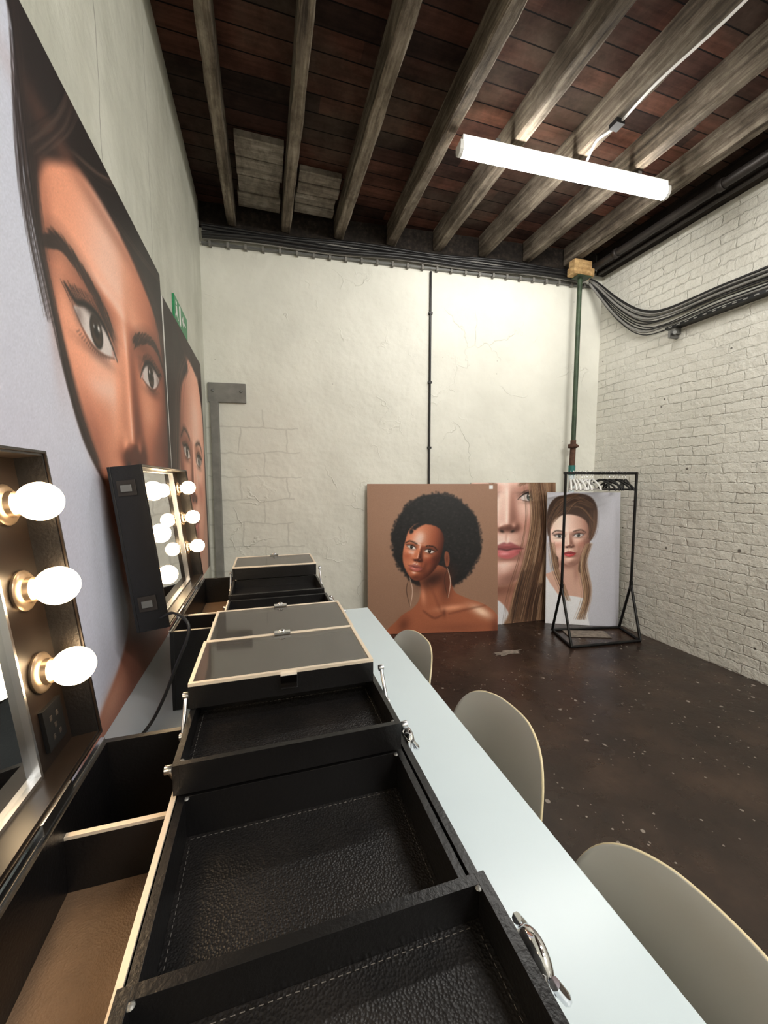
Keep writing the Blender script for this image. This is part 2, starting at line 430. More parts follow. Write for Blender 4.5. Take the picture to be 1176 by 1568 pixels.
T = Matrix.Translation((XL, yback(XL), 0)) @ Matrix.Rotation(math.atan2(-.095, 1), 4, 'Z')
b.box(.03, .35, -.03, -.001, 2.20, 2.37, M['greypaint'], T)
b.box(.05, .115, -.05, -.001, 0, 2.20, M['greypaint'], T)
for x in (.07, .31): b.lathe([(0, .012), (.01, .012), (.013, 0)], T @ Matrix.Translation((x, -.03, 2.3)) @ Matrix.Rotation(math.pi/2, 4, 'X'), M['steel'], 10)
b.obj('steel_lintel_plate', .003)

# acrow prop with timber block
b = MB(); px, py = 3.09, 3.385
b.box(px-.07, px+.07, py-.07, py+.07, 0, .012, M['rust'])
b.tube([(px, py, .012), (px, py, 1.62)], .03, M['white'], 16)
b.tube([(px, py, 1.56), (px, py, 1.66)], .034, M['teal'], 16)
b.tube([(px, py, 1.64), (px+.006, py, 1.92)], .028, M['rust'], 16)
b.tube([(px-.05, py-.01, 1.86), (px+.06, py-.01, 1.86)], .012, M['rust'], 10)
b.lathe([(.03, -.02), (.045, -.02), (.045, .02), (.03, .02)], Matrix.Translation((px, py, 1.86)), M['rust'])
b.tube([(px+.006, py, 1.9), (px+.012, py, 3.53)], .023, M['green'], 16)
b.box(px-.07, px+.09, py-.07, py+.025, 3.53, 3.54, M['green'])
b.obj('acrow_prop')
b = MB()
b.box(px-.13, px+.12, py-.075, py+.02, 3.541, 3.615, M['pine'])
b.box(px-.11, px+.10, py-.06, py+.025, 3.617, 3.69, M['pine'])
b.obj('timber_packing_block', .004)

# exit sign
b = MB()
sx = XL+.012
b.box(XL+.001, sx, 2.62, 3.02, 2.445, 2.585, M['signgreen'])
e = sx+.001
b.box(sx, e, 2.66, 2.69, 2.545, 2.565, M['whitepl'])
b.add([(e, 2.65, 2.53), (e, 2.69, 2.54), (e, 2.70, 2.50), (e, 2.73, 2.47), (e, 2.71, 2.46), (e, 2.68, 2.49), (e, 2.65, 2.46), (e, 2.63, 2.47), (e, 2.66, 2.50)], [tuple(range(9))], M['whitepl'])
b.box(sx, e, 2.76, 2.80, 2.46, 2.57, M['whitepl'])
b.box(sx, e, 2.86, 2.96, 2.508, 2.522, M['whitepl'])
b.add([(e, 2.83, 2.515), (e, 2.88, 2.555), (e, 2.88, 2.475)], [(0, 1, 2)], M['whitepl'])
b.obj('exit_sign')

def splat(cx, cy, rx, ry, mat, name, seed, z=.002):
    random.seed(seed); n = 26; b = MB(); vs = [(cx, cy, z)]
    for i in range(n):
        a = 2*math.pi*i/n; k = random.uniform(.55, 1.1); vs.append((cx+rx*k*math.cos(a), cy+ry*k*math.sin(a), z))
    b.add(vs, [(0, 1+i, 1+(i+1) % n) for i in range(n)], mat); b.obj(name)
splat(2.0, 2.86, .16, .05, M['patch'], 'bare_concrete_patch', 1)

# ------------------------------------------------------------------ printed portraits (colour painted per vertex)
class Paint:
    def __init__(s, s0, s1, t0, t1, step, base):
        s.s0, s.s1, s.t0, s.t1 = s0, s1, t0, t1
        s.ns = int(round((s1-s0)/step))+1; s.nt = int(round((t1-t0)/step))+1; s.step = step
        s.S, s.T = np.meshgrid(np.linspace(s0, s1, s.ns), np.linspace(t0, t1, s.nt))
        s.c = np.zeros((s.nt, s.ns, 3)); s.c[:] = np.array(base, float)
    def reg(s, x0, x1, y0, y1):
        i0 = max(0, int((x0-s.s0)/(s.s1-s.s0)*(s.ns-1))); i1 = min(s.ns, int((x1-s.s0)/(s.s1-s.s0)*(s.ns-1))+2)
        j0 = max(0, int((y0-s.t0)/(s.t1-s.t0)*(s.nt-1))); j1 = min(s.nt, int((y1-s.t0)/(s.t1-s.t0)*(s.nt-1))+2)
        if i1 <= i0+1 or j1 <= j0+1: return None
        return slice(j0, j1), slice(i0, i1)
    def put(s, r, m, col):
        m = m[..., None]; s.c[r] = s.c[r]*(1-m)+np.array(col, float)*m
    @staticmethod
    def spl(P, closed=True, n=6):
        P = [np.array(p, float) for p in P]; N = len(P); out = []
        rng = range(N) if closed else range(N-1)
        for i in rng:
            if closed: p0, p1, p2, p3 = P[i-1], P[i], P[(i+1) % N], P[(i+2) % N]
            else: p0, p1, p2, p3 = P[max(i-1, 0)], P[i], P[i+1], P[min(i+2, N-1)]
            for k in range(n):
                t = k/n; out.append(.5*(2*p1+(p2-p0)*t+(2*p0-5*p1+4*p2-p3)*t*t+(3*p1-p0-3*p2+p3)*t**3))
        if not closed: out.append(P[-1])
        return np.array(out)
    def mask(s, P, soft, smooth=True):
        Q = s.spl(P) if smooth else np.array(P, float)
        r = s.reg(Q[:, 0].min()-soft, Q[:, 0].max()+soft, Q[:, 1].min()-soft, Q[:, 1].max()+soft)
        if r is None: return None, None
        X = s.S[r]; Y = s.T[r]; D = np.full(X.shape, 1e9); ins = np.zeros(X.shape, bool)
        for i in range(len(Q)):
            ax, ay = Q[i]; bx, by = Q[(i+1) % len(Q)]
            dx, dy = bx-ax, by-ay; L = dx*dx+dy*dy+1e-12
            t = np.clip(((X-ax)*dx+(Y-ay)*dy)/L, 0, 1)
            D = np.minimum(D, (X-ax-t*dx)**2+(Y-ay-t*dy)**2)
            if abs(dy) > 1e-12:
                c = ((ay > Y) != (by > Y)) & (X < dx*(Y-ay)/dy+ax); ins ^= c
        D = np.sqrt(D); sd = np.where(ins, -D, D)
        m = np.clip(.5-sd/soft, 0, 1); return r, m*m*(3-2*m)
    def poly(s, P, col, soft=.01, a=1, smooth=True):
        r, m = s.mask(P, soft, smooth)
        if r is not None: s.put(r, m*a, col)
    def line(s, P, w, col, soft=.004, a=1, taper=True, smooth=True):
        Q = s.spl(P, False) if smooth and len(P) > 2 else np.array(P, float)
        mx = w+soft
        r = s.reg(Q[:, 0].min()-mx, Q[:, 0].max()+mx, Q[:, 1].min()-mx, Q[:, 1].max()+mx)
        if r is None: return
        X = s.S[r]; Y = s.T[r]; m = np.zeros(X.shape); n = len(Q)-1
        for i in range(n):
            ax, ay = Q[i]; bx, by = Q[i+1]; dx, dy = bx-ax, by-ay; L = dx*dx+dy*dy+1e-12
            t = np.clip(((X-ax)*dx+(Y-ay)*dy)/L, 0, 1)
            d = np.sqrt((X-ax-t*dx)**2+(Y-ay-t*dy)**2)
            g = (i+t)/n; ww = w*(np.sin(np.pi*np.clip(g, .04, .96))**.6 if taper else 1)
            m = np.maximum(m, np.clip(.5-(d-ww/2)/soft, 0, 1))
        s.put(r, m*a, col)
    def blob(s, cx, cy, rx, ry, col, a=.5, rot=0):
        R = 2.2*max(rx, ry); r = s.reg(cx-R, cx+R, cy-R, cy+R)
        if r is None: return
        X = s.S[r]-cx; Y = s.T[r]-cy; c, q = math.cos(rot), math.sin(rot)
        u = (X*c+Y*q)/rx; v = (-X*q+Y*c)/ry
        s.put(r, np.exp(-(u*u+v*v))*a, col)
    def grain(s, amp):
        s.c = s.c*(1+np.random.normal(0, amp, s.c.shape[:2])[..., None])
    def relief(s, cx, cy, H, rot, turn, pts, skin, L, spec=.3, soft=.02, rx=.38, ry=.60, amb=.32, gain=1.0, ex=0.0):
        r, m = s.mask(pts, soft)
        c, q = math.cos(rot), math.sin(rot)
        X = s.S[r]-cx; Y = s.T[r]-cy; fx = (X*c+Y*q)/H; fy = (-X*q+Y*c)/H
        g = lambda x0, y0, a, b: np.exp(-((gx-x0)/a)**2-((fy-y0)/b)**2)
        sg = lambda x: 1/(1+np.exp(-x))
        z = .36*np.sqrt(np.clip(1-((fx-ex)/rx)**2*np.clip(1-.35*(fy+.1), .8, 1.5)-(fy/ry)**2, .0, 1)+.004)
        gx = fx-turn
        nh = sg((.08-fy)/.035)*(.026+.078*np.clip((.10-fy)/.23, 0, 1)**1.2)*sg((fy+.155)/.010)
        nw = .036+.022*np.clip((.05-fy)/.2, 0, 1)
        z = z+nh*np.exp(-np.abs(gx/nw)**2.0)
        z = z+.028*(g(-.055, -.145, .022, .024)+g(.055, -.145, .022, .024))
        for k in (-1, 1):
            z = z-.046*g(k*.145, .035, .10, .052)+.034*g(k*.158, .032, .062, .036)
            z = z+.012*g(k*.14, .115, .12, .030)+.026*g(k*.215, -.075, .09, .07)-.016*g(k*.19, -.22, .07, .10)
            z = z-.004*g(k*.105, -.20, .025, .05)
        z = z+.026*g(0, -.28, .12, .085)+.013*g(0, -.258, .09, .014)+.016*g(0, -.305, .075, .018)-.009*g(0, -.281, .06, .008)
        z = z-.016*g(0, -.355, .08, .024)+.022*g(0, -.43, .07, .045)-.004*g(0, -.215, .010, .025)+.012*g(0, .32, .2, .12)
        dy, dx = np.gradient(z, s.step/H)
        nx, ny, nz = -dx*gain, -dy*gain, np.ones_like(dx); ln = np.sqrt(nx*nx+ny*ny+1); nx /= ln; ny /= ln; nz = nz/ln
        L = np.array(L, float); L /= np.linalg.norm(L); Hh = L+np.array([0, 0, 1]); Hh /= np.linalg.norm(Hh)
        d = np.clip(nx*L[0]+ny*L[1]+nz*L[2], 0, 1); v = amb+(1-amb)*d**1.2
        sp = np.clip(nx*Hh[0]+ny*Hh[1]+nz*Hh[2], 0, 1)**26*spec
        sk = np.array(skin, float); col = np.zeros(X.shape+(3,))
        for k in range(3):
            sh = sk[k]*(.34, .24, .22)[k]; mid = sk[k]*(.78, .70, .67)[k]; hi = min(255, sk[k]*1.06+12)
            col[..., k] = np.interp(v, [.25, .62, .88, 1.0], [sh, mid, sk[k], hi])
            col[..., k] += (255-col[..., k])*np.clip(sp, 0, 1)*.75
        m = m[..., None]; s.c[r] = s.c[r]*(1-m)+col*m

def eye(P, cx, cy, w, rot=0, iris=(70, 52, 40), lash=(20, 14, 13), flip=1, openk=1.0, shadow=(112, 66, 50), white=(212, 198, 192), sa=.45):
    c, q = math.cos(rot), math.sin(rot)
    def T(x, y): x *= w*flip; y *= w; return (cx+x*c-y*q, cy+x*q+y*c)
    k = openk
    P.blob(*T(.05, .24), w*.50, w*.16, shadow, sa, rot)
    P.blob(*T(.42, .12), w*.22, w*.12, tuple(x*.5 for x in shadow), sa, rot+.3*flip)
    P.blob(*T(-.5, .05), w*.12, w*.12, tuple(x*.7 for x in shadow), sa, rot)
    P.blob(*T(.05, -.20), w*.46, w*.07, tuple(x*.8 for x in shadow), sa, rot)
    al = [T(-.53, -.07), T(-.38, .05*k), T(-.2, .15*k), T(.02, .20*k), T(.25, .17*k), T(.42, .11*k), T(.52, .06), T(.38, -.03*k), T(.2, -.10*k), T(0, -.13*k), T(-.25, -.11*k), T(-.42, -.07*k)]
    P.poly(al, white, w*.035)
    P.blob(*T(-.44, -.03), w*.06, w*.05, (190, 126, 112), .7); P.blob(*T(.42, .04), w*.10, w*.1, (110, 88, 82), .6)
    def disc(r, col, soft):
        pts = []
        for t in np.linspace(0, 2*math.pi, 17)[:-1]:
            x = .02+r*math.cos(t); y = .035+r*math.sin(t); pts.append(T(x, max(-.125*k, min(y, .18*k))))
        P.poly(pts, col, soft)
    disc(.165, tuple(x*.35 for x in iris), w*.04); disc(.13, iris, w*.06)
    P.blob(*T(.03, -.03), w*.08, w*.045, tuple(min(255, x*1.7+15) for x in iris), .7, rot)
    P.blob(*T(.02, .035), w*.068, w*.068, (5, 4, 4), 1); P.blob(*T(.02, .035), w*.055, w*.055, (5, 4, 4), 1)
    P.blob(*T(0, .175*k), w*.42, w*.05, (50, 36, 32), .8, rot)
    P.blob(*T(-.04, .09), w*.028, w*.03, (255, 255, 255), 1); P.blob(*T(.08, .07), w*.015, w*.018, (230, 235, 240), .8)
    P.line([T(-.54, -.08), T(-.38, .06*k), T(-.2, .165*k), T(.02, .218*k), T(.26, .195*k), T(.46, .14), T(.66, .20)], w*.06, lash, w*.04)
    P.line([T(-.45, -.08), T(-.2, -.13*k), T(.05, -.15*k), T(.3, -.09*k), T(.54, .08)], w*.026, (60, 36, 30), w*.04, .8)
    P.line([T(-.46, .10), T(-.2, .27*k), T(.1, .32*k), T(.5, .25)], w*.022, (74, 44, 36), w*.06, .7)
    if w > .2:
        for i in range(24):
            x = -.30+i*.038; y = (.215-.42*(x-.03)**2)*k
            P.line([T(x, y-.01), T(x+.02+x*.10, y+.05), T(x+.06+x*.18, y+.085+.02*math.sin(i*2.3))], w*.014, lash, w*.02, .85)
        for i in range(18):
            x = -.3+i*.042; y = -.145*k+.38*(x-.03)**2
            P.line([T(x, y), T(x+.02+x*.08, y-.035), T(x+.03+x*.12, y-.05)], w*.010, lash, w*.018, .5)

def brow(P, pts, w, col=(42, 28, 24), dens=7):
    Q = Paint.spl(pts, False, 9); n_ = len(Q)
    P.line(pts, w*.75, col, w*1.1, .5)
    for i in range(0, n_-1):
        d = Q[min(i+1, n_-1)]-Q[max(i-1, 0)]; d = d/np.hypot(*d); nn = np.array([-d[1], d[0]])
        if nn[1] < 0: nn = -nn
        th = w*(.9-.55*(i/n_)**2)
        for _ in range(dens):
            o = Q[i]+nn*random.uniform(-.5, .2)*th+d*random.uniform(-.3, .3)*w
            P.line([o, o+nn*th*.16+d*w*.6], w*.05, col, w*.10, .5)

def lips(P, cx, cy, w, rot, col, turn=0, a=.8):
    c, q = math.cos(rot), math.sin(rot)
    def T(x, y): x *= w; y *= w; return (cx+x*c-y*q, cy+x*q+y*c)
    up = [T(-.5, 0), T(-.3, .10), T(-.1+turn, .18), T(turn, .15), T(.1+turn, .18), T(.3, .10), T(.5, 0), T(.2, -.01), T(0, -.03), T(-.2, -.01)]
    lo = [T(-.46, 0), T(-.2, -.01), T(0, -.03), T(.2, -.01), T(.46, 0), T(.32, -.16), T(.12, -.26), T(-.08, -.26), T(-.3, -.17)]
    dk = tuple(x*.72 for x in col)
    P.poly(up, dk, w*.07, a); P.poly(lo, col, w*.07, a)
    P.line([T(-.50, .005), T(-.2, .0), T(0, -.03), T(.2, .0), T(.50, .005)], w*.035, tuple(x*.3 for x in col), w*.05, .9)
    P.blob(*T(-.08, -.13), w*.14, w*.035, tuple(min(255, x*1.2+60) for x in col), .7, rot)
    P.blob(*T(0, .10), w*.12, w*.02, tuple(min(255, x*1.1+20) for x in col), .3, rot)
    P.blob(*T(-.34, -.08), w*.08, w*.05, dk, .5); P.blob(*T(.34, -.08), w*.08, w*.05, dk, .6)

OV = [(-.335, .1), (-.33, -.08), (-.285, -.25), (-.18, -.40), (-.06, -.495), (.06, -.495), (.18, -.40), (.28, -.25), (.33, -.08), (.335, .1), (.31, .33), (.16, .48), (-.16, .48), (-.31, .33)]
def face(P, cx, cy, H, rot, turn, skin, lip, L=(-.4, .4, .8), spec=.3, iris=(80, 66, 52), hair=(40, 28, 24), shadow=(112, 66, 50), white=(212, 198, 192), pts=None, amb=.32, eyes=True, gain=1.0, browT=.03, lipw=.225, ew=.165):
    c, q = math.cos(rot), math.sin(rot)
    def T(x, y): x *= H; y *= H; return (cx+x*c-y*q, cy+x*q+y*c)
    P.relief(cx, cy, H, rot, turn, pts or [T(*p) for p in OV], skin, L, spec, H*.025, amb=amb, gain=gain)
    for sg in (-1, 1):
        P.blob(*T(turn+sg*.036, -.172), H*.015, H*.008, tuple(x*.16 for x in skin), .95, rot+sg*.3)
        P.blob(*T(turn*.6+sg*.2, -.12), H*.08, H*.06, (skin[0], skin[1]*.72, skin[2]*.68), .25, rot)
    for sg in (-1, 1):
        ex = sg*.158+turn*.8
        far = sg*turn > 0
        eye(P, *T(ex, .035), H*ew*(1-1.6*abs(turn)*far), rot, iris, (18, 13, 12), sg, 1.0, shadow, white)
        brow(P, [T(ex-sg*.080, .112), T(ex-sg*.01, .132), T(ex+sg*.06, .134), T(ex+sg*.125*(1-1.5*abs(turn)*far), .094)], H*browT, hair)
    lips(P, *T(turn, -.28), H*lipw, rot, lip)

def strands(P, curves, n, jit, w, cols, a=.6):
    for _ in range(n):
        cv = random.choice(curves); o = (random.gauss(0, jit), random.gauss(0, jit*.3)); k = random.gauss(0, jit*.4)
        P.line([(x+o[0]+k*i/len(cv)+random.gauss(0, jit*.08), y+o[1]) for i, (x, y) in enumerate(cv)], w*random.uniform(.5, 1.4), random.choice(cols), w, a)

def poster_A():
    P = Paint(.86, 2.23, -.70, 1.0, .0036, (206, 210, 226))
    P.blob(.9, -.4, .3, .6, (198, 190, 208), .6)
    P.poly([(1.03, 1.1), (1.045, .9), (1.055, .72), (1.07, .56), (1.11, .40), (1.16, .22), (1.26, .06), (1.5, -.1), (1.7, 0), (1.9, -.2), (1.98, -.5), (2.0, -.8), (2.5, -.8), (2.5, 1.2), (1.5, 1.25)], (34, 26, 25), .014)
    P.poly([(1.45, -.2), (2.0, -.2), (2.02, -.5), (2.15, -.62), (2.4, -.75), (.95, -.78), (1.12, -.66), (1.36, -.56), (1.46, -.45)], (160, 100, 80), .03)
    P.blob(1.75, -.52, .3, .09, (84, 46, 38), .9); P.blob(1.28, -.64, .12, .05, (205, 150, 125), .7, .2)
    pts = [(1.10, .60), (1.12, .70), (1.2, .77), (1.33, .84), (1.5, .86), (1.7, .85), (1.9, .81), (2.08, .74), (2.18, .6), (2.2, .4), (2.18, .12), (2.12, -.08), (2.02, -.26), (1.86, -.44), (1.72, -.50), (1.58, -.47), (1.46, -.34), (1.38, -.14), (1.325, .04), (1.22, .21), (1.135, .40)]
    sk = (228, 152, 120)
    P.relief(1.655, .365, 1.80, 0, -.01, pts, sk, (-.35, .38, .86), .46, .035, rx=.36, ry=.62, amb=.28, gain=1.08, ex=-.02)
    P.blob(1.30, .12, .05, .12, (150, 90, 70), .6, .5); P.blob(1.38, -.1, .05, .14, (140, 84, 66), .6, .25); P.blob(1.12, .5, .03, .2, (150, 92, 72), .6)
    P.blob(1.5, .82, .4, .04, (150, 96, 76), .6); P.blob(2.12, .65, .1, .1, (140, 86, 68), .7)
    P.blob(1.30, .22, .12, .08, (232, 150, 122), .35, -.3)
    for x in (1.575, 1.70): P.blob(x, .052, .028, .014, (34, 15, 12), .97)
    eye(P, 1.375, .42, .285, -.03, (58, 42, 32), (18, 13, 12), -1, 1.05, (130, 76, 58), (216, 204, 200), .55)
    eye(P, 1.94, .435, .29, .05, (58, 42, 32), (18, 13, 12), 1, 1.05, (118, 68, 54), (206, 194, 190), .55)
    brow(P, [(1.51, .475), (1.42, .525), (1.30, .565), (1.19, .575), (1.12, .545)], .072, (44, 30, 26), 13)
    brow(P, [(1.72, .52), (1.82, .565), (1.96, .605), (2.08, .60), (2.17, .55)], .068, (44, 30, 26), 12)
    lips(P, 1.64, -.145, .40, .01, (190, 104, 98))
    strands(P, [[(1.05, 1.0), (1.065, .7), (1.09, .5)], [(1.055, .9), (1.05, .65), (1.11, .42), (1.19, .2), (1.3, .05)], [(1.05, .9), (1.03, .6), (1.09, .36)]], 50, .010, .004, [(28, 20, 20), (60, 46, 42)], .7)
    strands(P, [[(1.1, .72), (1.25, .89), (1.35, 1.05)], [(1.3, .86), (1.5, .94), (1.7, 1.05)], [(1.6, .88), (1.9, .92), (2.2, .97)], [(1.95, .84), (2.12, .76), (2.2, .55)], [(2.215, .6), (2.225, .2), (2.21, -.3)]], 190, .02, .004, [(20, 15, 15), (58, 44, 40), (84, 66, 58)], .5)
    return P
def poster_B():
    P = Paint(0, 1.22, 0, 1.62, .006, (190, 142, 122))
    P.poly([(-.1, 1.7), (-.1, 0), (.12, .1), (.15, .6), (.22, 1.0), (.4, 1.3), (.75, 1.45), (1.3, 1.5), (1.3, 1.75)], (50, 36, 33), .05)
    P.poly([(1.05, 1.5), (1.14, 1.2), (1.12, .8), (1.16, .4), (1.12, -.1), (1.4, -.1), (1.4, 1.6)], (60, 44, 40), .04)
    face(P, .70, .80, 1.4, -.08, -.03, (226, 166, 142), (186, 100, 92), (.4, .3, .85), .3, (60, 46, 36))
    P.poly([(.1, .6), (.22, 1.0), (.34, 1.25), (.62, 1.42), (.5, 1.5), (.2, 1.6), (-.1, 1.7), (-.1, .3)], (40, 29, 27), .05)
    strands(P, [[(.1, .3), (.16, .8), (.3, 1.25), (.6, 1.5)], [(.0, .4), (.08, .9), (.25, 1.4)]], 120, .04, .006, [(24, 18, 17), (70, 52, 46), (90, 68, 58)], .5)
    return P
def poster_C():
    W, H = 1.30, 1.47
    P = Paint(0, W, 0, H, .0045, (152, 117, 96))
    P.blob(.3, 1.1, .7, .6, (166, 130, 108), .7)
    def A(u, w): return (u*W, w*H)
    hr = (30, 28, 29); rng = np.random.RandomState(5)
    P.poly([(.685+(.445+rng.uniform(-.012, .012))*math.cos(t), .905+(.47+rng.uniform(-.012, .012))*math.sin(t)) for t in np.linspace(0, 2*math.pi, 30)[:-1]], hr, .03)
    for t in rng.uniform(0, 2*math.pi, 500):
        k = rng.uniform(.93, 1.035); P.blob(.685+.445*k*math.cos(t), .905+.47*k*math.sin(t), .010, .010, hr, .55)
    for _ in range(900):
        t = rng.uniform(0, 6.28); k = rng.uniform(0, .95)**.7; P.blob(.685+.44*k*math.cos(t), .905+.46*k*math.sin(t), .010, .008, random.choice([(18, 16, 17), (52, 49, 50)]), .4)
    skin = (168, 98, 69)
    P.poly([A(.37, .44), A(.40, .32), A(.39, .23), A(.34, .17), A(.23, .10), A(.16, -.05), A(1.05, -.05), A(1.0, .10), A(.90, .18), A(.74, .235), A(.655, .285), A(.61, .42), A(.5, .46)], skin, .012)
    P.blob(*A(.50, .36), .17, .08, (58, 29, 21), .95, .35); P.blob(*A(.60, .32), .06, .15, (84, 44, 32), .8, -.1)
    P.blob(*A(.87, .135), .12, .045, (255, 218, 190), .97, -.5); P.blob(*A(.64, .165), .15, .028, (240, 168, 132), .85, .1)
    P.blob(*A(.42, .25), .025, .08, (230, 156, 122), .75, .1); P.blob(*A(.27, .06), .06, .08, (104, 56, 40), .7, -.4)
    P.line([A(.42, .15), A(.50, .10), A(.56, .115)], .012, (92, 50, 36), .03, .8); P.line([A(.62, .125), A(.75, .15), A(.9, .175)], .012, (104, 58, 42), .03, .7)
    P.blob(*A(.58, .13), .02, .04, (100, 54, 40), .7); P.line([A(.47, .33), A(.53, .2), A(.555, .14)], .014, (120, 66, 48), .04, .6)
    P.blob(*A(.7, .03), .3, .05, (130, 74, 54), .5); P.blob(*A(.98, .02), .05, .1, (100, 54, 40), .7)
    P.poly([(.77, .80), (.80, .79), (.812, .72), (.80, .66), (.775, .66), (.76, .74)], (140, 80, 57), .012); P.blob(.785, .73, .012, .04, (84, 44, 34), .7)
    face(P, .54, .80, .57, -.24, -.055, (204, 124, 90), (204, 110, 102), (-.45, .42, .78), .8, (40, 26, 20), (22, 16, 15), (104, 56, 40), (236, 226, 220), None, .26, True, 1.1, .034, .26, .185)
    for _ in range(160):
        t = rng.uniform(.9, 2.5); P.blob(.60+.22*math.cos(t)+rng.uniform(-.01, .01), .86+.225*math.sin(t)+rng.uniform(-.008, .02), .012, .010, hr, .6)
    for ox, oy in ((.41, .56), (.79, .64)):
        P.line([(ox, oy), (ox+.03, oy-.14), (ox+.005, oy-.30)], .007, (224, 194, 174), .005); P.line([(ox, oy), (ox-.03, oy-.13), (ox+.005, oy-.30)], .006, (60, 40, 32), .005)
    P.poly([A(.935, .965), A(.965, .965), A(.965, .99), A(.935, .99)], (235, 235, 235), .004, 1, False)
    return P
def poster_D():
    W, H = 1.0, 1.48
    P = Paint(0, W, 0, H, .005, (216, 176, 160))
    face(P, .36, 1.27, 1.72, -.03, .035, (242, 200, 186), (208, 104, 110), (-.3, .35, .88), .35, (96, 104, 100), (110, 80, 60), (170, 120, 104), (220, 210, 206),
         [(-.4, 1.7), (-.4, .9), (-.1, .62), (.15, .46), (.35, .40), (.5, .44), (.68, .6), (.84, .9), (.9, 1.7)], .34, True, .9)
    P.poly([(-.1, .36), (.10, .43), (.35, .40), (.55, .46), (.7, .5), (.8, -.1), (-.1, -.1)], (176, 124, 104), .05)
    P.blob(.3, .36, .3, .06, (120, 78, 64), .7)
    P.poly([(-.1, .32), (.25, .28), (.42, .12), (.45, -.1), (-.1, -.1)], (228, 226, 230), .02)
    P.poly([(.70, 1.6), (.72, 1.25), (.68, .95), (.62, .6), (.50, .35), (.42, .1), (.40, -.1), (1.2, -.1), (1.2, 1.6)], (140, 106, 82), .04)
    strands(P, [[(.72, 1.5), (.75, 1.1), (.67, .7), (.54, .3), (.48, -.05)], [(.8, 1.5), (.85, 1.0), (.75, .5), (.6, 0)], [(.95, 1.5), (.95, .8), (.85, 0)]], 240, .05, .006, [(112, 80, 58), (190, 156, 124), (84, 58, 44), (212, 182, 152), (64, 44, 34)], .6)
    strands(P, [[(.64, .55), (.55, .25), (.5, 0)], [(.74, .62), (.64, .25), (.58, 0)], [(.8, .4), (.74, .2), (.7, -.1)]], 90, .04, .008, [(60, 42, 33), (44, 30, 26), (90, 64, 48)], .5)
    return P
def poster_E():
    W, H = .715, 1.38
    P = Paint(0, W, 0, H, .004, (202, 202, 212))
    P.blob(.62, .5, .12, .6, (192, 192, 204), .6)
    hb = (72, 50, 40)
    P.poly([(.02, 1.10), (.03, 1.25), (.10, 1.33), (.18, 1.35), (.28, 1.37), (.42, 1.34), (.49, 1.23), (.48, 1.06), (.40, .84), (.35, .68), (.37, .5), (.43, .3), (.37, .06), (.26, .04), (.22, .2), (.15, .4), (.08, .6), (.03, .85)], hb, .02)
    P.poly([(.13, .70), (.31, .72), (.32, .56), (.40, .50), (.43, .3), (.3, .25), (.05, .3), (-.05, .48), (.12, .58)], (218, 174, 156), .015)
    P.blob(.22, .63, .10, .045, (136, 92, 78), .9); P.blob(.30, .55, .03, .1, (170, 124, 108), .7)
    face(P, .235, .905, .58, .06, -.025, (244, 204, 188), (200, 58, 66), (-.45, .35, .82), .25, (70, 76, 72), (60, 42, 34), (118, 78, 68), (222, 214, 212), None, .36, True, .95, .034, .23, .18)
    P.poly([(.015, .92), (.05, 1.05), (.09, 1.11), (.20, 1.15), (.33, 1.125), (.405, 1.05), (.43, .88), (.475, .98), (.495, 1.10), (.48, 1.23), (.41, 1.33), (.28, 1.365), (.17, 1.345), (.09, 1.32), (.02, 1.23), (-.005, 1.1)], hb, .02)
    P.poly([(-.05, .5), (.06, .40), (.14, .30), (.26, .30), (.40, .26), (.42, .1), (.40, -.1), (-.1, -.1)], (240, 240, 244), .015)
    P.blob(.2, .15, .03, .12, (206, 206, 214), .6)
    strands(P, [[(.42, .85), (.37, .65), (.42, .35), (.37, .06)], [(.42, .85), (.36, .6), (.40, .3), (.33, .06)], [(.05, .85), (.09, .6), (.14, .45), (.22, .25)]], 120, .016, .005, [(122, 88, 66), (56, 38, 31), (220, 190, 156), (176, 138, 104)], .6)
    strands(P, [[(.02, 1.0), (.09, 1.20), (.26, 1.33), (.44, 1.25)], [(.05, 1.06), (.18, 1.20), (.34, 1.22), (.46, 1.08)], [(.20, 1.16), (.30, 1.28), (.46, 1.22)], [(.43, .90), (.46, 1.02), (.46, 1.2)], [(.08, 1.12), (.14, 1.28), (.3, 1.36)]], 220, .016, .004, [(112, 82, 62), (44, 30, 25), (142, 106, 80)], .45)
    return P

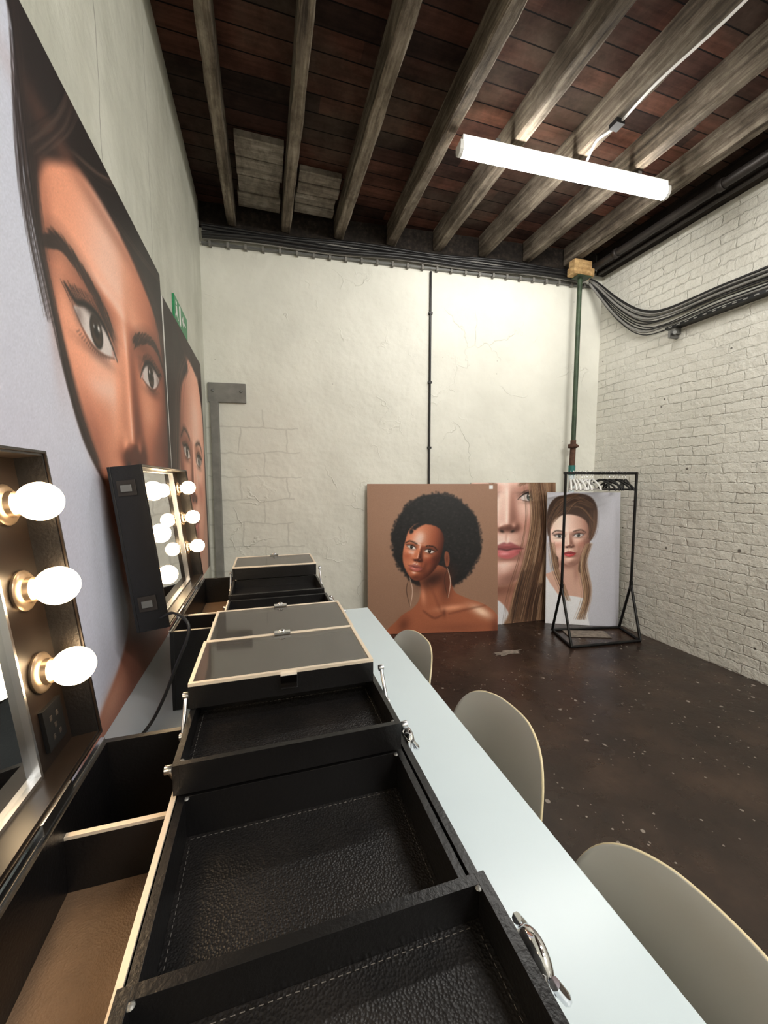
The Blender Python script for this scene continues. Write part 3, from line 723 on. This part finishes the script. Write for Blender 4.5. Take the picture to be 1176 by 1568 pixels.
def make_poster(name, P, base, ang, lean, thick=.018):
    P.grain(.016)
    W = P.s1-P.s0; H = P.t1-P.t0
    x = Vector((math.cos(ang), math.sin(ang), 0)); back = Vector((-math.sin(ang), math.cos(ang), 0))
    up = back*math.sin(lean)+Vector((0, 0, 1))*math.cos(lean); y = up.cross(x)
    o = Vector(base)
    xs = np.linspace(0, W, P.ns); zs = np.linspace(0, H, P.nt)
    G = np.array(o)[None, None, :]+xs[None, :, None]*np.array(x)+zs[:, None, None]*np.array(up)
    v = G.reshape(-1, 3)
    ii = np.arange(P.nt*P.ns).reshape(P.nt, P.ns)
    f = np.stack([ii[:-1, :-1], ii[:-1, 1:], ii[1:, 1:], ii[1:, :-1]], -1).reshape(-1, 4)
    bv = []
    for d in (.0006, thick):
        for (a, c) in ((0, 0), (W, 0), (W, H), (0, H)): bv.append(np.array(o+x*a+up*c+y*d))
    n = len(v); bf = [(n, n+1, n+2, n+3), (n+4, n+7, n+6, n+5), (n, n+4, n+5, n+1), (n+1, n+5, n+6, n+2), (n+2, n+6, n+7, n+3), (n+3, n+7, n+4, n)]
    me = bpy.data.meshes.new(name)
    me.from_pydata(np.vstack([v, np.array(bv)]).tolist(), [], f.tolist()+bf)
    me.materials.append(M['printm']); me.materials.append(M['board'])
    mi = np.zeros(len(f)+6, int); mi[len(f):] = 1
    me.polygons.foreach_set('material_index', mi)
    at = me.color_attributes.new('Col', 'FLOAT_COLOR', 'POINT')
    c = np.clip(P.c.reshape(-1, 3)/255, 0, 1)
    c = np.where(c <= .04045, c/12.92, ((c+.055)/1.055)**2.4)
    c = np.vstack([c, np.full((8, 3), .7)]); c = np.hstack([c, np.ones((len(c), 1))])
    at.data.foreach_set('color', c.astype(np.float32).ravel()); me.update()
    ob = bpy.data.objects.new(name, me); scene.collection.objects.link(ob); return ob
random.seed(11)
make_poster('portrait_poster', poster_A(), (-.437, .86, .801), math.pi/2, math.asin(.03/1.7))
make_poster('portrait_poster', poster_B(), (-.447, 2.27, .801), math.pi/2, math.asin(.02/1.62))
make_poster('portrait_poster', poster_C(), (.93, 3.595, .002), math.atan2(-.27, 1.26), math.asin(.10/1.47))
make_poster('portrait_poster', poster_D(), (2.00, 3.478, .002), math.atan2(-.04, 1), math.asin(.075/1.48))
make_poster('portrait_poster', poster_E(), (2.80, 3.36, .002), math.atan2(-.31, .645), math.asin(.095/1.38))

# ------------------------------------------------------------------ table
b = MB(); ZT = .80
b.box(-.46, .532, -.75, 2.06, ZT-.03, ZT, M['white'])
for y in (-.6, .62, 1.85):
    for x in (-.40, .44): b.box(x, x+.04, y, y+.04, .0, ZT-.03, M['steel'])
    b.box(-.36, .44, y+.005, y+.035, ZT-.075, ZT-.035, M['steel'])
b.box(-.41, -.38, -.6, 1.88, ZT-.075, ZT-.035, M['steel'])
b.obj('white_table', .003)

# ------------------------------------------------------------------ make-up cases
def stitches(b, x0, x1, y0, y1, z):
    d = .0045; g = .008
    n = int((x1-x0)/g)
    for i in range(n):
        for y in (y0, y1): b.box(x0+i*g, x0+i*g+d, y-.0004, y+.0004, z, z+.0006, M['thread'])
    n = int((y1-y0)/g)
    for i in range(n):
        for x in (x0, x1): b.box(x-.0004, x+.0004, y0+i*g, y0+i*g+d, z, z+.0006, M['thread'])

def tray(b, x0, x1, y0, y1, zt, dp, th=.009, stitch=True, cream_left=False, floor='leather'):
    k = M['black']
    b.box(x0, x0+th, y0, y1, zt-dp, zt, k); b.box(x1-th, x1, y0, y1, zt-dp, zt, k)
    b.box(x0+th, x1-th, y0, y0+th, zt-dp, zt, k); b.box(x0+th, x1-th, y1-th, y1, zt-dp, zt, k)
    b.box(x0+th, x1-th, y0+th, y1-th, zt-dp, zt-dp+.008, M[floor])
    if stitch: stitches(b, x0+th+.006, x1-th-.006, y0+th+.006, y1-th-.006, zt-dp+.008)
    if stitch:
        for (x, y) in ((x0+th+.002, y0+th+.002), (x1-th-.002, y0+th+.002), (x0+th+.002, y1-th-.002), (x1-th-.002, y1-th-.002)):
            b.lathe([(0, .002), (.003, .0015), (.004, 0)], Matrix.Translation((x, y, zt-.002)), M['steel'], 10)
    if cream_left:
        b.box(x0-.001, x0+.004, y0, y1, zt-.004, zt+.0015, M['cream'])

def acrylic_lid(b, x0, x1, y0, y1, z):
    w = .007
    b.box(x0, x1, y0, y0+w, z, z+.006, M['cream']); b.box(x0, x1, y1-w, y1, z, z+.006, M['cream'])
    b.box(x0, x0+w, y0+w, y1-w, z, z+.006, M['cream']); b.box(x1-w, x1, y0+w, y1-w, z, z+.006, M['cream'])
    b.box(x0+w, x1-w, y0+w, y1-w, z+.002, z+.0045, M['acrylic'])
    xm = (x0+x1)/2
    b.box(xm-.018, xm+.018, y1-.012, y1+.003, z+.006, z+.011, M['chrome'])
    ellip(b, (xm, y1-.006, z+.012), (.008, .006, .005), M['chrome'])

def ellip(b, c, r, mat, seg=18):
    T = Matrix.Translation(c) @ Matrix.Diagonal((r[0], r[1], r[2], 1))
    b.lathe([(max(1e-4, math.sin(a)), -math.cos(a)) for a in np.linspace(0, math.pi, 11)], T, mat, seg)

def latch(b, x, y, z, s=1.0):
    b.box(x, x+.005*s, y-.026*s, y+.026*s, z-.06*s, z-.002, M['chrome'])
    ellip(b, (x+.010*s, y, z-.018*s), (.012*s, .023*s, .029*s), M['chrome'])
    b.tube(smooth_path([(x+.010*s, y-.024*s, z-.002), (x+.022*s, y-.024*s, z-.020*s), (x+.025*s, y, z-.034*s), (x+.022*s, y+.024*s, z-.020*s), (x+.010*s, y+.024*s, z-.002)], 6), .0045*s, M['chrome'], 8)

def arm(b, x, p, q):
    b.tube([(x, p[0], p[1]), (x, q[0], q[1])], .0035, M['silver'], 8)
    for (y, z) in (p, q):
        b.lathe([(0, -.005), (.006, -.005), (.006, .005), (0, .005)], Matrix.Translation((x, y, z)) @ Matrix.Rotation(math.pi/2, 4, 'Y'), M['silver'], 12)

def body(b, y0, y1, zr=1.048):
    x0, x1 = -.283, .226; th = .011; k = M['black']
    b.box(x0, x0+th, y0, y1, ZT+.002, zr, k); b.box(x1-th, x1, y0, y1, ZT+.002, zr, k)
    b.box(x0+th, x1-th, y0, y0+th, ZT+.002, zr, k); b.box(x0+th, x1-th, y1-th, y1, ZT+.002, zr, k)
    b.box(x0+th, x1-th, y0+th, y1-th, ZT+.002, ZT+.014, k)
    b.box(x0-.002, x0+.005, y0, y1, zr-.001, zr+.004, M['silver'])
    b.box(-.139, -.133, y0+th, y1-th, ZT+.014, zr-.006, k); b.box(-.1395, -.1325, y0+th, y1-th, zr-.006, zr-.002, M['cream'])

def lid(b, y0, y1, hz=1.064, plate=False):
    L = y1-y0; Hh = .486; D = .085; th = .008
    T = Matrix.Translation((-.283, y0, hz)) @ Matrix.Rotation(-math.radians(6.4), 4, 'Y')
    k = M['black']
    b.box(-D, -D+th, 0, L, 0, Hh, k, T)
    b.box(-D+th, 0, 0, th, 0, Hh, k, T); b.box(-D+th, 0, L-th, L, 0, Hh, k, T)
    b.box(-D+th, 0, th, L-th, 0, th, M['strip'], T); b.box(-D+th, 0, th, L-th, Hh-th, Hh, M['strip'], T)
    for (a0, a1, c0, c1) in ((0, L, 0, .004), (0, L, Hh-.004, Hh), (0, .004, 0, Hh), (L-.004, L, 0, Hh)):
        b.box(0, .003, a0, a1, c0, c1, M['strip'], T)
    sw = .105
    b.box(-.045, -.038, th, sw, th, Hh-th, M['strip'], T); b.box(-.045, -.038, L-sw, L-th, th, Hh-th, M['strip'], T)
    b.box(-.047, -.043, sw, L-sw, th, Hh-th, M['mirror'], T)
    for a in (sw, L-sw-.005): b.box(-.045, -.034, a, a+.005, th, Hh-th, M['silver'], T)
    b.box(-.045, -.034, sw, L-sw, th, th+.006, M['silver'], T); b.box(-.045, -.034, sw, L-sw, Hh-th-.006, Hh-th, M['silver'], T)
    for yy in (.056, L-.056):
        for zz in (.147, .277, .407):
            B = T @ Matrix.Translation((-.038, yy, zz)) @ Matrix.Rotation(math.pi/2, 4, 'Y')
            b.lathe([(.030, 0), (.031, .004), (.026, .008), (.020, .009), (.019, .016), (.014, .018), (0, .018)], B, M['porcelain'], 24)
            R = .029; c0 = .045
            pr = [(.013, .018), (.015, .022)]+[(R*math.sin(a), c0-R*math.cos(a)*1.0) for a in np.linspace(.75, math.pi, 12)]
            pr[-1] = (0.0001, c0+R)
            b.lathe(pr, B, M['bulb'], 24)
    if plate:
        b.box(-.038, -.032, L-.082, L-.03, .03, .095, M['blackmetal'], T)
        for (a, c) in ((-.065, .075), (-.047, .075), (-.056, .06), (-.065, .045), (-.047, .045)):
            b.box(-.032, -.0315, L+a-.003, L+a+.003, c-.004, c+.004, M['pipe'], T)
    for ye in (-.004, L):
        for zz in (.06, .40):
            b.box(-.068, -.02, ye, ye+.004, zz, zz+.045, M['pipe'], T)
            b.box(-.058, -.03, ye-.006 if ye < 0 else ye+.003, ye if ye < 0 else ye+.009, zz+.012, zz+.032, M['steel'], T)
    for y in (.12, L-.2): b.box(-.03, .006, y, y+.08, -.012, .003, M['silver'], T)

TX0, TX1 = -.130, .212
b = MB(); body(b, .03, .768)
b.box(-.272, -.139, .041, .60, .925, .935, M['brownlin'])
b.box(-.272, -.139, .60, .607, .86, 1.012, M['black']); b.box(-.272, -.139, .5995, .6075, 1.012, 1.017, M['cream'])
b.box(-.272, -.139, .607, .757, .86, .868, M['brownlin'])
tray(b, TX0, TX1, .345, .60, 1.046, .070, .010)
tray(b, TX0, .222, .03, .352, 1.070, .048, .012)
tray(b, TX0-.005, .209, .588, .80, 1.097, .045, .009)
tray(b, TX0-.007, .200, .732, .925, 1.138, .040, .008, False, floor='greylin')
acrylic_lid(b, TX0-.007, .200, .732, .925, 1.1385)
for x in (TX0-.012, .2185): arm(b, x, (.60, 1.085), (.655, 1.02)); arm(b, x, (.74, 1.12), (.70, 1.07))
latch(b, .226, .285, 1.054, 1.15); latch(b, .226, .62, 1.054, .8)
b.box(.02, .05, .722, .732, 1.115, 1.14, M['chrome'])
lid(b, .03, .765, plate=True)
b.obj('makeup_case', .0015)
b = MB(); body(b, 1.277, 1.955)
b.box(-.272, -.139, 1.29, 1.94, .925, .935, M['brownlin'])
b.box(-.272, -.139, 1.50, 1.507, .935, 1.02, M['black']); b.box(-.272, -.139, 1.4995, 1.5075, 1.02, 1.025, M['cream'])
tray(b, TX0-.004, .205, .935, 1.15, 1.133, .040, .008, False, floor='greylin'); acrylic_lid(b, TX0-.004, .205, .935, 1.15, 1.1335)
tray(b, TX0, .21, 1.12, 1.42, 1.088, .040, .009, False, True)
tray(b, TX0, TX1, 1.37, 1.62, 1.046, .06, .009, False)
tray(b, TX0, .205, 1.44, 1.66, 1.100, .04, .009, False)
tray(b, TX0, .20, 1.64, 1.86, 1.150, .045, .009, False, floor='greylin'); acrylic_lid(b, TX0, .20, 1.64, 1.86, 1.1505)
for x in (TX0-.008, .2165): arm(b, x, (1.12, 1.115), (1.17, 1.07)); arm(b, x, (1.40, 1.07), (1.45, 1.0)); arm(b, x, (1.66, 1.13), (1.62, 1.07))
latch(b, .226, 1.47, 1.054, .8)
lid(b, 1.277, 1.955)
b.obj('makeup_case', .0015)
b = MB()
b.tube(smooth_path([(-.30, 1.262, 1.10), (-.255, 1.23, 1.12), (-.215, 1.20, 1.08), (-.25, 1.19, .98), (-.29, 1.2, .88), (-.33, 1.18, .812), (-.38, 1.05, .806), (-.42, .7, .806)], 8), .0045, M['blackrub'], 8)
b.obj('power_cable')

# ------------------------------------------------------------------ chairs
def chair(X0, yc, rot=0, dz=0):
    nodes = [(0.0, .415, .16, 0), (.02, .438, .195, 0), (.10, .446, .222, 0), (.20, .436, .230, .05), (.30, .430, .232, .2), (.375, .448, .232, .5),
             (.42, .50, .230, .8), (.445, .575, .226, 1), (.462, .66, .222, 1), (.474, .735, .212, 1), (.482, .80, .185, 1), (.486, .835, .135, 1), (.487, .845, .07, 1)]
    cols = [-1, -.85, -.6, -.3, 0, .3, .6, .85, 1]
    vs = []; fs = []
    for (p, z, hw, bk) in nodes:
        for u in cols:
            cup = abs(u)**2.4*(hw/.23)**2
            vs.append((p-.075*cup*bk, u*hw, z+.05*cup*(1-bk)+dz))
    nc = len(cols)
    for i in range(len(nodes)-1):
        for j in range(nc-1): fs.append((i*nc+j, i*nc+j+1, (i+1)*nc+j+1, (i+1)*nc+j))
    me = bpy.data.meshes.new('shell'); me.from_pydata(vs, [], fs)
    me.materials.append(M['shell']); me.materials.append(M['shellrim'])
    for pl in me.polygons: pl.use_smooth = True
    sh = bpy.data.objects.new('shell', me); scene.collection.objects.link(sh)
    m = sh.modifiers.new('sub', 'SUBSURF'); m.levels = 2; m.render_levels = 2
    m = sh.modifiers.new('sol', 'SOLIDIFY'); m.thickness = .006; m.offset = 0; m.material_offset_rim = 1
    b = MB()
    for (p, q) in ((.10, -.01), (.34, .45)):
        for sg in (-1, 1):
            b.tube([(p, sg*.11, .437), (q, sg*.215, 0)], [.016, .010], M['beech'], 12)
    b.tube([(.04, -.16, .22), (.40, .16, .22)], .004, M['blackmetal'], 8); b.tube([(.04, .16, .22), (.40, -.16, .22)], .004, M['blackmetal'], 8)
    b.tube([(.10, -.12, .425), (.34, -.12, .418)], .006, M['blackmetal'], 8); b.tube([(.10, .12, .425), (.34, .12, .418)], .006, M['blackmetal'], 8)
    lg = b.obj('legs')
    e = bpy.data.objects.new('shell_chair', None); scene.collection.objects.link(e)
    e.location = (X0, yc, 0); e.rotation_euler = (0, 0, rot)
    sh.parent = e; lg.parent = e
chair(.165, .375, 0); chair(.19, .915, .03); chair(.14, 1.47, .02)

# ------------------------------------------------------------------ clothes rail
b = MB(); k = M['blackmetal']; r = .0125
L1, L2 = (2.60, 2.77), (2.72, 3.16); R1, R2 = (3.32, 2.70), (3.42, 3.02)
LM = (2.655, 2.98); RM = (3.385, 2.88); zs, zt = .50, 1.57
for (a, c, m) in ((L1, L2, LM), (R1, R2, RM)):
    b.tube([(a[0], a[1], .013), (m[0], m[1], zs)], r, k, 12); b.tube([(c[0], c[1], .013), (m[0], m[1], zs)], r, k, 12)
    b.tube([(m[0], m[1], zs-.02), (m[0], m[1], zt)], r, k, 12)
    b.tube([(m[0], m[1], zs-.05), (m[0], m[1], zs+.03)], r*1.35, k, 12)
    b.tube([(a[0], a[1], .013), (c[0], c[1], .013)], r, k, 12)
b.tube([(L1[0], L1[1], .013), (R1[0], R1[1], .013)], r, k, 12); b.tube([(L2[0], L2[1], .013), (R2[0], R2[1], .013)], r, k, 12)
b.tube([(LM[0]-.02, LM[1], zt), (RM[0]+.01, RM[1], zt)], r, k, 12)
b.obj('clothes_rail')
def hanger(b, f, mat, yaw):
    x = LM[0]+(RM[0]-LM[0])*f; y = LM[1]+(RM[1]-LM[1])*f
    T = Matrix.Translation((x, y, zt)) @ Matrix.Rotation(yaw, 4, 'Z')
    b.tube(smooth_path([(-.018, 0, .005), (-.012, 0, .018), (0, 0, .022), (.016, 0, .014), (.02, 0, 0), (.006, 0, -.022), (0, 0, -.045), (0, 0, -.06)], 4), .0025, M['chrome'], 6, False, T @ Matrix.Rotation(math.pi/2, 4, 'Z'))
    b.tube(smooth_path([(0, -.21, -.155), (0, -.17, -.118), (0, -.05, -.072), (0, 0, -.06), (0, .05, -.072), (0, .17, -.118), (0, .21, -.155)], 5), .0085, mat, 8, False, T)
    b.tube([(0, -.205, -.15), (0, .205, -.15)], .006, mat, 8, False, T)
random.seed(5)
b = MB()
for i in range(9): hanger(b, .07+i*.038, M['whitepl'], random.uniform(-1.2, -.4))
for i in range(9): hanger(b, .48+i*.045, M['blackmetal'], random.uniform(-.8, .2))
b.obj('clothes_hangers')
b = MB(); T = Matrix.Translation((2.98, 2.99, .003)) @ Matrix.Rotation(-.35, 4, 'Z')
b.box(-.20, .20, -.08, .08, 0, .006, M['patch'], T); b.obj('pale_floor_slab')  # thin pale slab on the floor under the rail

# ------------------------------------------------------------------ camera / view
cam = bpy.data.cameras.new('camera'); co = bpy.data.objects.new('camera', cam); scene.collection.objects.link(co)
co.location = (0, 0, 1.5); co.rotation_euler = (math.radians(90-4.57), 0, math.radians(-16.91))
cam.sensor_fit = 'HORIZONTAL'; cam.sensor_width = 36; cam.lens = 36*600/1176; cam.clip_start = .02
scene.camera = co
w = bpy.data.worlds.new('world'); scene.world = w; w.use_nodes = True
w.node_tree.nodes['Background'].inputs[0].default_value = (.02, .02, .02, 1)
scene.view_settings.view_transform = 'Standard'
scene.view_settings.exposure = .22
